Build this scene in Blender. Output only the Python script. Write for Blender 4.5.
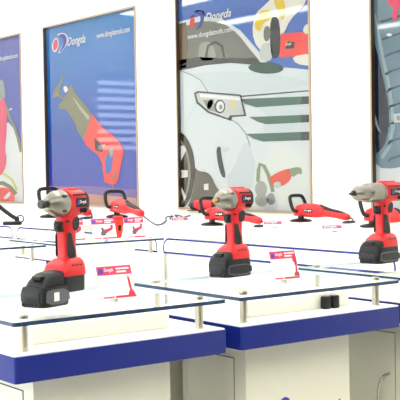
import bpy, bmesh, math, random
from mathutils import Matrix, Vector
random.seed(4)
scene = bpy.context.scene
COL = scene.collection
for o in list(bpy.data.objects):
    bpy.data.objects.remove(o)

# ------------------------------------------------------------------ camera
# room axes: +X runs towards the poster wall, +Y runs along it, Z is up
EYE = 1.237
cd = bpy.data.cameras.new('camera')
cd.sensor_width = 36.0
cd.lens = 1058.0 / 400.0 * 36.0
cd.clip_start = 0.05
cam = bpy.data.objects.new('camera', cd)
COL.objects.link(cam)
cam.matrix_world = (Matrix.Translation((0, 0, EYE)) @ Matrix.Rotation(math.radians(-37.08), 4, 'Z')
                    @ Matrix.Rotation(math.radians(90 - 1.73), 4, 'X') @ Matrix.Rotation(math.radians(-0.92), 4, 'Z'))
scene.camera = cam

# ------------------------------------------------------------------ sky, exposure
w = bpy.data.worlds.new('overcast_sky')
scene.world = w
w.use_nodes = True
bg = w.node_tree.nodes['Background']
bg.inputs[0].default_value = (0.93, 0.97, 1.0, 1)
bg.inputs[1].default_value = 4.2
scene.view_settings.view_transform = 'Standard'
scene.view_settings.look = 'None'
scene.view_settings.gamma = 1.0
scene.view_settings.use_curve_mapping = False
scene.view_settings.exposure = 0.0
LAMP = 12.0          # emission of the ceiling light panels

# ------------------------------------------------------------------ helpers
def srgb(r, g, b):
    def f(c):
        c /= 255.0
        return c / 12.92 if c <= 0.04045 else ((c + 0.055) / 1.055) ** 2.4
    return (f(r), f(g), f(b), 1.0)

MATS = {}
def mat(name, rgb, rough=0.5, metal=0.0, spec=0.5, var=0.0, scale=20.0, bump=0.0, dim=1.0):
    if name in MATS:
        return MATS[name]
    m = bpy.data.materials.new(name)
    m.use_nodes = True
    nt = m.node_tree
    b = nt.nodes['Principled BSDF']
    c = tuple(x * dim for x in srgb(*rgb)[:3]) + (1.0,)
    b.inputs['Base Color'].default_value = c
    b.inputs['Roughness'].default_value = rough
    b.inputs['Metallic'].default_value = metal
    b.inputs['Specular IOR Level'].default_value = spec
    if var > 0 or bump > 0:
        tc = nt.nodes.new('ShaderNodeTexCoord')
        nz = nt.nodes.new('ShaderNodeTexNoise')
        nz.inputs['Scale'].default_value = scale
        nz.inputs['Detail'].default_value = 3
        nt.links.new(tc.outputs['Object'], nz.inputs['Vector'])
        if var > 0:
            mx = nt.nodes.new('ShaderNodeMix')
            mx.data_type = 'RGBA'
            mx.inputs[6].default_value = tuple(max(0, x * (1 - var)) for x in c[:3]) + (1,)
            mx.inputs[7].default_value = tuple(min(1, x * (1 + var)) for x in c[:3]) + (1,)
            nt.links.new(nz.outputs['Fac'], mx.inputs[0])
            nt.links.new(mx.outputs[2], b.inputs['Base Color'])
        if bump > 0:
            bp = nt.nodes.new('ShaderNodeBump')
            bp.inputs['Strength'].default_value = bump
            bp.inputs['Distance'].default_value = 0.002
            nt.links.new(nz.outputs['Fac'], bp.inputs['Height'])
            nt.links.new(bp.outputs[0], b.inputs['Normal'])
    MATS[name] = m
    return m

def emit(name, rgb, s):
    m = bpy.data.materials.new(name)
    m.use_nodes = True
    nt = m.node_tree
    nt.nodes.clear()
    e = nt.nodes.new('ShaderNodeEmission')
    e.inputs[0].default_value = srgb(*rgb)
    e.inputs[1].default_value = s
    o = nt.nodes.new('ShaderNodeOutputMaterial')
    nt.links.new(e.outputs[0], o.inputs[0])
    MATS[name] = m
    return m

def clear_glass(name, tint, ior, rough=0.0):
    m = bpy.data.materials.new(name)
    m.use_nodes = True
    nt = m.node_tree
    nt.nodes.clear()
    t = nt.nodes.new('ShaderNodeBsdfTransparent')
    t.inputs[0].default_value = tint
    g = nt.nodes.new('ShaderNodeBsdfGlossy')
    g.inputs['Roughness'].default_value = rough
    g.inputs[0].default_value = (1, 1, 1, 1)
    # Schlick reflection, the same from both faces of the sheet; ior here is the strength at grazing view
    lw = nt.nodes.new('ShaderNodeLayerWeight')
    lw.inputs['Blend'].default_value = 0.5
    pw = nt.nodes.new('ShaderNodeMath'); pw.operation = 'POWER'; pw.inputs[1].default_value = 5
    fr = nt.nodes.new('ShaderNodeMath'); fr.operation = 'MULTIPLY_ADD'
    fr.inputs[1].default_value = ior; fr.inputs[2].default_value = 0.015
    nt.links.new(lw.outputs['Facing'], pw.inputs[0])
    nt.links.new(pw.outputs[0], fr.inputs[0])
    mx = nt.nodes.new('ShaderNodeMixShader')
    o = nt.nodes.new('ShaderNodeOutputMaterial')
    nt.links.new(fr.outputs[0], mx.inputs[0])
    nt.links.new(t.outputs[0], mx.inputs[1])
    nt.links.new(g.outputs[0], mx.inputs[2])
    nt.links.new(mx.outputs[0], o.inputs[0])
    MATS[name] = m
    return m

M = mat
M('grey_paint', (120, 118, 112), 0.8, var=0.02, scale=6)
M('wall_paint', (246, 246, 246), 0.7, var=0.01, scale=6)
M('ceiling_paint', (244, 244, 242), 0.8, var=0.01, scale=6)
M('floor_tile', (205, 203, 192), 0.25, var=0.03, scale=3)
M('shaded_laminate', (240, 239, 224), 0.4, spec=0.4, var=0.012, scale=9)  # same white paint as the tops, with warm shade mixed into the colour
M('half_shaded_laminate', (246, 245, 234), 0.4, spec=0.4, var=0.008, scale=9)  # the white paint again, a little shade put into the riser colour
M('white_laminate', (249, 249, 245), 0.35, spec=0.4, var=0.008, scale=9)
M('blue_laminate', (16, 37, 134), 0.32, spec=0.4, var=0.03, scale=12)
M('steel', (196, 192, 180), 0.28, 1.0, var=0.04, scale=60)
M('chrome', (190, 192, 192), 0.16, 1.0)
M('seam', (84, 84, 76), 0.7)
clear_glass('shelf_glass', (0.99, 0.997, 0.995, 1), 0.10)
clear_glass('acrylic', (0.94, 0.96, 0.965, 1), 0.15)
clear_glass('window_glass', (0.98, 0.99, 0.99, 1), 0.1)
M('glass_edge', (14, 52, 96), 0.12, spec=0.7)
M('glass_edge_lit', (212, 230, 233), 0.15, spec=0.6)  # far edges of the same glass, coloured pale as if lit through the sheet
M('glass_edge_blue', (24, 36, 128), 0.15, spec=0.6)
M('red_plastic', (212, 14, 30), 0.38, var=0.03, scale=40)
M('bright_red', (224, 28, 38), 0.36, var=0.03, scale=40)
M('orange_red', (240, 62, 40), 0.38)
M('black_rubber', (14, 14, 18), 0.5, spec=0.4, var=0.06, scale=80, bump=0.1)
M('black_plastic', (18, 19, 27), 0.42, spec=0.4, var=0.05, scale=60)
M('battery_black', (20, 23, 26), 0.5, spec=0.35, var=0.06, scale=70)
M('battery_grey', (84, 84, 98), 0.45)
M('cast_alloy', (142, 140, 134), 0.32, 0.85, var=0.05, scale=50, bump=0.05)
M('dark_steel', (70, 68, 66), 0.35, 0.9)
M('brass', (150, 130, 80), 0.35, 0.9)
M('cord', (28, 30, 66), 0.5)
M('paper', (250, 249, 247), 0.6)
M('pink_print', (226, 60, 112), 0.55)
M('rose_print', (216, 40, 80), 0.55)
M('print_white', (250, 250, 252), 0.5)
M('print_blue', (62, 70, 190), 0.5)
M('print_grey', (90, 92, 100), 0.5)
M('frame_gold', (158, 136, 112), 0.4, 0.1, var=0.04, scale=30)
M('frame_dark', (58, 46, 38), 0.12, spec=0.8)
M('window_frame', (228, 228, 228), 0.4)
M('blind_slat', (236, 238, 240), 0.5)
emit('lamp_panel', (255, 252, 240), LAMP)

def put(o, parent=None):
    COL.objects.link(o)
    if parent is not None:
        o.parent = parent
    return o

def obj(name, verts, faces, m, parent=None, smooth=False, loc=None, mats=None, fmat=None):
    me = bpy.data.meshes.new(name)
    me.from_pydata([tuple(v) for v in verts], [], faces)
    for k in (mats or [m]):
        me.materials.append(MATS[k] if isinstance(k, str) else k)
    if fmat:
        for p, k in zip(me.polygons, fmat):
            p.material_index = k
    bm = bmesh.new()
    bm.from_mesh(me)
    bmesh.ops.recalc_face_normals(bm, faces=bm.faces)
    bm.to_mesh(me)
    bm.free()
    if smooth:
        me.polygons.foreach_set('use_smooth', [True] * len(me.polygons))
        try:
            me.set_sharp_from_angle(angle=math.radians(38))
        except Exception:
            pass
    o = bpy.data.objects.new(name, me)
    if loc is not None:
        o.location = loc
    return put(o, parent)

def bmobj(name, bm, m, parent=None, smooth=False):
    me = bpy.data.meshes.new(name)
    bmesh.ops.recalc_face_normals(bm, faces=bm.faces)
    bm.to_mesh(me)
    bm.free()
    me.materials.append(MATS[m])
    if smooth:
        me.polygons.foreach_set('use_smooth', [True] * len(me.polygons))
        try:
            me.set_sharp_from_angle(angle=math.radians(38))
        except Exception:
            pass
    return put(bpy.data.objects.new(name, me), parent)

def box(name, a, b, m, parent=None, bev=0.0, seg=2, vertical_only=False):
    """axis-aligned box between corners a and b, edges rounded by bev"""
    bm = bmesh.new()
    bmesh.ops.create_cube(bm, size=1)
    c = [(a[i] + b[i]) / 2 for i in range(3)]
    s = [abs(b[i] - a[i]) for i in range(3)]
    for v in bm.verts:
        v.co = Vector([c[i] + v.co[i] * s[i] for i in range(3)])
    if bev > 0:
        es = [e for e in bm.edges if (not vertical_only) or abs((e.verts[0].co - e.verts[1].co).normalized().z) > 0.9]
        bmesh.ops.bevel(bm, geom=es, offset=bev, segments=seg, affect='EDGES', profile=0.5)
    return bmobj(name, bm, m, parent, smooth=bev > 0)

def ring(c, e1, e2, r1, r2, n=16, p=2.0):
    c, e1, e2 = Vector(c), Vector(e1), Vector(e2)
    o = []
    for i in range(n):
        t = 2 * math.pi * i / n
        cs, sn = math.cos(t), math.sin(t)
        k1 = math.copysign(abs(cs) ** (2 / p), cs)
        k2 = math.copysign(abs(sn) ** (2 / p), sn)
        o.append(c + e1 * (r1 * k1) + e2 * (r2 * k2))
    return o

def loft(name, rings, m, parent=None, smooth=True, caps=True):
    n = len(rings[0])
    vs = [v for r in rings for v in r]
    fs = []
    for k in range(len(rings) - 1):
        for i in range(n):
            j = (i + 1) % n
            fs.append((k * n + i, k * n + j, (k + 1) * n + j, (k + 1) * n + i))
    if caps:
        fs.append(tuple(range(n)))
        fs.append(tuple((len(rings) - 1) * n + i for i in range(n)))
    return obj(name, vs, fs, m, parent, smooth)

def xloft(name, prof, m, parent=None, n=18, p=2.0):
    """prof rows: x, z centre, half width in y, half height in z"""
    return loft(name, [ring((x, 0, zc), (0, 1, 0), (0, 0, 1), ry, rz, n, p) for x, zc, ry, rz in prof], m, parent)

def zloft(name, prof, m, parent=None, n=18, p=2.0):
    """prof rows: z, x centre, half length in x, half width in y"""
    return loft(name, [ring((xc, 0, z), (1, 0, 0), (0, 1, 0), rx, ry, n, p) for z, xc, rx, ry in prof], m, parent)

def lathe(name, prof, m, parent=None, n=18, loc=None):
    """prof rows: z, radius; around Z"""
    o = loft(name, [ring((0, 0, z), (1, 0, 0), (0, 1, 0), r, r, n) for z, r in prof], m, parent)
    if loc is not None:
        o.location = loc
    return o

def smooth_path(pts, sub=5):
    pts = [Vector(p) for p in pts]
    out = []
    for i in range(len(pts) - 1):
        p0 = pts[max(i - 1, 0)]; p1 = pts[i]; p2 = pts[i + 1]; p3 = pts[min(i + 2, len(pts) - 1)]
        for k in range(sub):
            t = k / sub
            out.append(0.5 * ((2 * p1) + (p2 - p0) * t + (2 * p0 - 5 * p1 + 4 * p2 - p3) * t * t + (3 * p1 - p0 - 3 * p2 + p3) * t ** 3))
    out.append(pts[-1])
    return out

def tube(name, pts, r, m, parent=None, n=8, sub=5):
    path = smooth_path(pts, sub)
    rings = []
    up = Vector((0.13, 0.21, 1)).normalized()
    for i, p in enumerate(path):
        d = (path[min(i + 1, len(path) - 1)] - path[max(i - 1, 0)]).normalized()
        e1 = d.cross(up)
        if e1.length < 1e-3:
            e1 = d.cross(Vector((1, 0, 0)))
        e1.normalize()
        e2 = d.cross(e1).normalized()
        rings.append(ring(p, e1, e2, r, r, n))
    return loft(name, rings, m, parent)

def prism(name, poly, org, ex, ey, th, m, parent=None):
    """flat outline (in ex, ey about org) given a thickness th along the normal"""
    org, ex, ey = Vector(org), Vector(ex), Vector(ey)
    nz = ex.cross(ey).normalized()
    n = len(poly)
    vs = [org + ex * a + ey * b for a, b in poly] + [org + ex * a + ey * b + nz * th for a, b in poly]
    fs = [tuple(range(n)), tuple(range(n, 2 * n))] + [(i, (i + 1) % n, n + (i + 1) % n, n + i) for i in range(n)]
    return obj(name, vs, fs, m, parent)

TXT = {}
def text(name, body, org, ex, ey, width, height, m, parent=None, shear=0.0):
    """lettering as a flat mesh: org is its lower left corner, ex and ey unit directions"""
    key = (body, shear)
    if key not in TXT:
        cu = bpy.data.curves.new('lettering', 'FONT')
        cu.body = body
        cu.shear = shear
        cu.resolution_u = 2
        cu.offset = 0.014
        t = bpy.data.objects.new('lettering', cu)
        COL.objects.link(t)
        bpy.context.view_layer.update()
        me = bpy.data.meshes.new_from_object(t.evaluated_get(bpy.context.evaluated_depsgraph_get()))
        vs = [v.co.copy() for v in me.vertices]
        fs = [tuple(p.vertices) for p in me.polygons]
        bpy.data.objects.remove(t)
        bpy.data.curves.remove(cu)
        bpy.data.meshes.remove(me)
        x0 = min(v.x for v in vs); x1 = max(v.x for v in vs)
        y0 = min(v.y for v in vs); y1 = max(v.y for v in vs)
        TXT[key] = ([((v.x - x0) / (x1 - x0), (v.y - y0) / (y1 - y0)) for v in vs], fs)
    nv, fs = TXT[key]
    org, ex, ey = Vector(org), Vector(ex), Vector(ey)
    return obj(name, [org + ex * (a * width) + ey * (b * height) for a, b in nv], fs, m, parent)

def thing(name, label, cat, loc=(0, 0, 0), rz=0.0, group=None):
    o = bpy.data.objects.new(name, None)
    o.location = loc
    o.rotation_euler = (0, 0, rz)
    o.empty_display_size = 0.1
    put(o)
    return tag(o, label, cat, group)

def tag(o, label, cat, group=None):
    o['label'] = label
    o['category'] = cat
    if group:
        o['group'] = group
    return o

def struct(o, label=None, cat=None):
    o['kind'] = 'structure'
    if label:
        o['label'] = label
    if cat:
        o['category'] = cat
    return o

def chaikin(p, n=2):
    for _ in range(n):
        q = []
        for i in range(len(p)):
            a = p[i]; b = p[(i + 1) % len(p)]
            q += [(a[0] * .75 + b[0] * .25, a[1] * .75 + b[1] * .25), (a[0] * .25 + b[0] * .75, a[1] * .25 + b[1] * .75)]
        p = q
    return p

R = math.radians

# ------------------------------------------------------------------ the room
X0, X1, Y0, Y1, ZC = -3.0, 4.85, -8.0, 12.0, 3.3
struct(box('floor', (X0 - .2, Y0 - .2, -0.1), (X1 + .2, Y1 + .2, 0), 'floor_tile'), 'pale polished floor under the display counters', 'floor')
struct(box('ceiling', (X0 - .2, Y0 - .2, ZC), (X1 + .2, Y1 + .2, ZC + .1), 'ceiling_paint'), 'white ceiling with long light panels', 'ceiling')
# poster wall: the framed posters sit in shallow niches
NDEP = .03
ZP0, ZP1 = .918, 2.578
NICHE = [(3.10, 4.634), (5.172, 6.698), (7.25, 8.815), (9.262, 10.83)]
struct(box('wall_right', (X1 + NDEP, Y0, 0), (X1 + .2, Y1, ZC), 'wall_paint'), 'white wall carrying the framed posters', 'wall')
WR = bpy.data.objects['wall_right']
box('wall_lining', (X1, Y0, 0), (X1 + NDEP, Y1, ZP0), 'wall_paint', WR)
box('wall_lining', (X1, Y0, ZP1), (X1 + NDEP, Y1, ZC), 'wall_paint', WR)
ends = [Y0] + [v for n in NICHE for v in n] + [Y1]
for a, b in zip(ends[0::2], ends[1::2]):
    box('wall_pier', (X1, a, ZP0), (X1 + NDEP, b, ZP1), 'wall_paint', WR)
struct(box('wall_front', (X0, Y0 - .2, 0), (X1, Y0, ZC), 'grey_paint'), 'grey end wall behind the viewer', 'wall')
# window side: long glazed openings between piers
def window(name, parent, a, b, axis, label):
    """frame bars, a mullion each 1.2 m and one pane per bay; axis is the running direction"""
    t = thing(name, label, 'window')
    t['kind'] = 'structure'
    lo, hi = a[axis], b[axis]
    def bar(nm, r0, r1, z0, z1):
        p, q = list(a), list(b)
        p[axis], q[axis], p[2], q[2] = r0, r1, z0, z1
        box(nm, p, q, 'window_frame', t)
    bar('frame_rail', lo, hi, a[2], a[2] + .05)
    bar('frame_rail', lo, hi, b[2] - .05, b[2])
    n = max(1, round((hi - lo) / 1.2))
    for i in range(n + 1):
        c = lo + (hi - lo) * i / n
        bar('mullion', max(lo, c - .025), min(hi, c + .025), a[2] + .05, b[2] - .05)
    oth = 1 - axis
    for i in range(n):
        p, q = list(a), list(b)
        p[axis] = lo + (hi - lo) * i / n + .025
        q[axis] = lo + (hi - lo) * (i + 1) / n - .025
        p[2] += .05; q[2] -= .05
        mid = (a[oth] + b[oth]) / 2
        p[oth], q[oth] = mid - .003, mid + .003
        box('pane', p, q, 'window_glass', t)
    return t
struct(box('wall_left', (X0 - .2, Y0, 0), (X0, Y1, .35), 'wall_paint'), 'white window wall behind the viewer', 'wall')
WL = bpy.data.objects['wall_left']
box('wall_header', (X0 - .2, Y0, 3.0), (X0, Y1, ZC), 'wall_paint', WL)
ys = [(1.4, 6.0), (6.4, 11.6)]
for a, b in ((-8.0, 1.4), (6.0, 6.4), (11.6, 12.0)):
    box('wall_pier', (X0 - .2, a, .35), (X0, b, 3.0), 'wall_paint', WL)
for i, (a, b) in enumerate(ys):
    window('window_%d' % (i + 1), None, (X0 - .14, a, .35), (X0 - .06, b, 3.0), 1,
           ['tall window bay of the window wall nearest the viewer', 'tall window bay of the window wall nearest the far end'][i])
    po = bpy.data.lights.new('window_portal', 'AREA')
    po.shape = 'RECTANGLE'
    po.size = 2.6; po.size_y = b - a
    po.cycles.is_portal = True
    p = bpy.data.objects.new('window_portal', po)
    p.location = (X0 - .16, (a + b) / 2, 1.68)
    p.rotation_euler = (0, R(-90), 0)
    COL.objects.link(p)
# far end wall with a slatted window, which the poster gloss mirrors
WX0, WX1, WZ0, WZ1 = 1.35, 2.35, 1.42, 2.52
struct(box('wall_back', (X0, Y1, 0), (X1, Y1 + .2, WZ0), 'wall_paint'), 'white far end wall with a slatted window', 'wall')
WB = bpy.data.objects['wall_back']
box('wall_header', (X0, Y1, WZ1), (X1, Y1 + .2, ZC), 'wall_paint', WB)
box('wall_pier', (X0, Y1, WZ0), (WX0, Y1 + .2, WZ1), 'wall_paint', WB)
box('wall_pier', (WX1, Y1, WZ0), (X1, Y1 + .2, WZ1), 'wall_paint', WB)
wn = window('window_3', None, (WX0, Y1 + .1, WZ0), (WX1, Y1 + .16, WZ1), 0, 'small window with wide horizontal blind slats at the far end')
s0 = box('blind_slat', (WX0 + .01, Y1 + .02, -.027), (WX1 - .01, Y1 + .03, .027), 'blind_slat', wn)
for k in range(10):
    s = s0 if k == 0 else s0.copy()
    s.location = (0, 0, WZ0 + .055 + k * .108)
    if k:
        put(s, wn)
# ceiling lights: long flush panels
def ceiling_light(x, y0, y1, label):
    t = thing('ceiling_light', label, 'light', (x, (y0 + y1) / 2, ZC), 0, 'long ceiling light panels')
    h = (y1 - y0) / 2
    box('housing', (-.17, -h, -.05), (.17, h, 0), 'window_frame', t)
    box('diffuser', (-.15, -h + .02, -.058), (.15, h - .02, -.05), 'lamp_panel', t)
for x, nm in ((-1.7, 'window wall'), (.5, 'camera aisle'), (2.1, 'front counters'), (3.6, 'poster wall')):
    for (a, b), far in (((-2.6, .4), 'near'), ((1.6, 4.6), 'middle'), ((5.8, 8.8), 'far'), ((9.6, 11.6), 'farthest')):
        ceiling_light(x, a, b, '%s long white ceiling light panel above the %s' % (far, nm))

# ------------------------------------------------------------------ display counters
ZT, ZF, ZG = EYE - .387, EYE - .4465, EYE - .317     # slab top, fascia bottom, glass top
def glass_slab(name, a, b, parent, edge='glass_edge'):
    (x0, y0, z0), (x1, y1, z1) = a, b
    r = .006
    pts = []
    for cx, cy, s in ((x1 - r, y1 - r, 0), (x0 + r, y1 - r, 90), (x0 + r, y0 + r, 180), (x1 - r, y0 + r, 270)):
        for k in range(4):
            t = R(s + k * 30)
            pts.append((cx + r * math.cos(t), cy + r * math.sin(t)))
    n = len(pts)
    vs = [(x, y, z0) for x, y in pts] + [(x, y, z1) for x, y in pts]
    fs = [tuple(range(n)), tuple(range(n, 2 * n))] + [(i, (i + 1) % n, n + (i + 1) % n, n + i) for i in range(n)]
    return obj(name, vs, fs, None, parent, mats=['shelf_glass', edge, 'glass_edge_lit'], fmat=[0, 0] + [1 if (pts[i][1] + pts[(i + 1) % n][1] < y0 + y1 - .2 or pts[i][0] + pts[(i + 1) % n][0] < 2 * x0 + .02) and not (pts[i][1] + pts[(i + 1) % n][1] > 2 * y1 - .03) else 2 for i in range(n)])

def swoosh_logo(parent, org, ex, ey, s, th):
    out = [(-.15, .75), (.25, 1.0), (.62, .85), (.78, .4), (.7, -.1), (.45, -.55), (.1, -.95), (-.05, -.95), (.2, -.5), (.38, -.05), (.4, .35), (.25, .62), (.02, .68)]
    prism('logo_swoosh', chaikin([(a * s, b * s) for a, b in out], 1), org, ex, ey, th, 'print_blue', parent)
    el = [(-.40 * s + .24 * s * math.cos(t), -.2 * s + .62 * s * math.sin(t)) for t in [2 * math.pi * i / 14 for i in range(14)]]
    prism('logo_dot', el, org, ex, ey, th, 'rose_print', parent)

def counter(label, x, y, wide, deep, front='blue', group=None, knobs=False):
    t = thing('display_counter', label, 'counter', (x, y, 0), 0, group)
    ins = .096
    bx0, bx1, by0, by1 = ins, wide - ins, ins + .006, deep - ins
    if front == 'blue':
        bd = box('cabinet_body', (bx0, by0, 0.08), (bx1, by1, ZF), 'shaded_laminate', t, .002)
        box('plinth', (bx0 + .02, by0 + .03, 0), (bx1 - .02, by1 - .02, .08), 'seam', t)
        box('fascia', (0, 0, ZF), (wide, deep, ZT - .003), 'blue_laminate', t, .006, 3, True)
        box('slab_top', (.002, .002, ZT - .003), (wide - .002, deep - .002, ZT), 'white_laminate', t, .005, 3, True)
        box('light_baffle', (.006, deep - .03, 0), (wide - .006, deep - .012, ZF), 'shaded_laminate', t)  # unseen panel, added to block light from behind between the cabinets
        d = box('door', (bx0 - .003, by0 + .047, .12), (bx0, by1 - .03, .740), 'shaded_laminate', t)
        box('door_gap', (bx0 - .0018, by0 + .0463, .117), (bx0 - .0002, by1 - .029, .7420), 'seam', t)
        hx = bx0 - .003
        tube('handle', [(hx, .171, .618), (hx - .02, .174, .612), (hx - .028, .184, .59), (hx - .028, .190, .54), (hx - .028, .190, .50), (hx - .02, .19, .472), (hx, .19, .466)], .0045, 'chrome', d)
        # printed emblem and name low on the front
        swoosh_logo(bd, (.215, by0 - .0002, .581), (1, 0, 0), (0, 0, 1), .048, .0006)
        text('printed_name', 'Dongda', (.285, by0 - .0008, .520), (1, 0, 0), (0, 0, 1), .165, .074, 'rose_print', bd, .25)
    else:
        box('cabinet_body', (.004, 0, 0.08), (wide - .004, deep, ZT - .003), 'white_laminate', t, .002)
        box('plinth', (.03, .03, 0), (wide - .03, deep - .03, .08), 'seam', t)
        box('slab_top', (.002, .002, ZT - .003), (wide - .002, deep - .002, ZT), 'white_laminate', t, .005, 3, True)
        box('end_panel', (0, .012, ZF), (.004, deep - .012, ZT - .004), 'blue_laminate', t)
    box('riser', (bx0, by0, ZT), (bx1, by1, ZT + .040), 'white_laminate' if front != 'blue' else 'half_shaded_laminate', t, .002)
    glass_slab('glass_shelf', (0, 0, ZG - .009), (wide, deep, ZG), t)
    pi = .047
    first = None
    for px, py in ((pi, pi), (wide - pi, pi), (pi, deep - pi), (wide - pi, deep - pi)):
        if first is None:
            first = lathe('post', [(ZT, .0115), (ZT + .003, .0115), (ZT + .0035, .0102), (ZG - .0092, .0102)], 'steel', t, 16, (px, py, 0))
            cap = lathe('post_cap', [(ZG, .0108), (ZG + .007, .0108), (ZG + .0085, .0095)], 'steel', first, 16)
        else:
            p = first.copy(); p.location = (px, py, 0); put(p, t)
            c = cap.copy(); put(c, p)
    if knobs:
        for kx in (.371, .403):
            k = zloft('socket', [(ZT, kx, .0115, .0105), (ZT + .003, kx, .0125, .0115), (ZT + .031, kx, .0125, .0115), (ZT + .034, kx, .0112, .0102)], 'black_plastic', t, 16, 3.2)
            k.location.y = by0 - .0118
    return t

FX, FY, PITCHX, WID, DEP = 1.012, 1.990, .6115, .566, .475
counter('blue-edged glass-topped counter holding the tool with pulled-out battery, at the left', FX, FY, WID, DEP, group='blue-edged front counters')
counter('middle blue-edged glass-topped counter with two black sockets under its glass', FX + PITCHX, FY, WID, DEP, group='blue-edged front counters', knobs=True)
counter('blue-edged glass-topped counter cut by the right border, under the silver-nosed drill', FX + 2 * PITCHX, FY, WID, DEP, group='blue-edged front counters')
counter('white glass-topped counter in the second row at the left border', FX + PITCHX, 3.985, WID, DEP, 'white', 'white second-row counters')
counter('white glass-topped counter in the second row carrying the small price cards', FX + 2 * PITCHX, 3.955, .548, DEP, 'white', 'white second-row counters')

# long counters with bent glass, parallel to the poster wall
EX0, EX1 = 2.788, 3.36
def bent_glass_counter(label, y0, y1):
    t = thing('bent_glass_counter', label, 'counter', (EX0, y0, 0), 0, 'bent-glass counters')
    L, D = y1 - y0, EX1 - EX0
    box('cabinet_body', (.006, 0, .08), (D, L, .858), 'white_laminate', t, .002)
    box('plinth', (.03, .03, 0), (D - .03, L - .03, .08), 'seam', t)
    box('edge_trim', (0, .01, .849), (.006, L - .01, .857), 'blue_laminate', t)
    # glass sheet bent down at both ends
    prof = []
    r, th, zt = .045, .009, ZG
    for k in range(9):
        a = R(180 - k * 11.25)
        prof.append((.004 + r + r * math.cos(a), zt - r + r * math.sin(a), .004 + r + (r - th) * math.cos(a), zt - r + (r - th) * math.sin(a)))
    prof = [(.004, .859, .004 + th, .859)] + prof
    right = [(L - a, b, L - c, d) for a, b, c, d in prof[::-1]]
    prof = prof + right
    n = len(prof)
    vs = []
    for x in (.003, D - .01):
        vs += [(x, a, b) for a, b, c, d in prof] + [(x, c, d) for a, b, c, d in prof]
    fs, fm = [], []
    for i in range(n - 1):
        fs += [(i, i + 1, n + i + 1, n + i), (2 * n + i, 2 * n + i + 1, 3 * n + i + 1, 3 * n + i), (i, i + 1, 2 * n + i + 1, 2 * n + i), (n + i, n + i + 1, 3 * n + i + 1, 3 * n + i)]
        fm += [1, 0, 0, 0]
    fs += [(0, n, 3 * n, 2 * n), (n - 1, 2 * n - 1, 4 * n - 1, 3 * n - 1)]
    fm += [1, 1]
    obj('bent_glass', vs, fs, None, t, mats=['shelf_glass', 'glass_edge_blue'], fmat=fm)
bent_glass_counter('white bent-glass counter running along the wall behind the right-hand tools', 2.55, 3.985)
bent_glass_counter('white bent-glass counter behind the small price cards', 4.022, 5.435)
bent_glass_counter('white bent-glass counter at the left border below the left poster', 5.475, 6.86)
# deep wall table under the posters
WT = thing('wall_table', 'long white table standing against the wall below the posters', 'table', (3.365, 2.2, 0))
box('table_top', (0, 0, .875), (1.48, 8.4, .915), 'white_laminate', WT, .003)
box('table_front', (0, .03, .05), (.02, 8.37, .875), 'white_laminate', WT)
for yy in (.03, 4.18, 8.33):
    box('table_support', (.02, yy, 0), (1.46, yy + .04, .875), 'white_laminate', WT)

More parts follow.
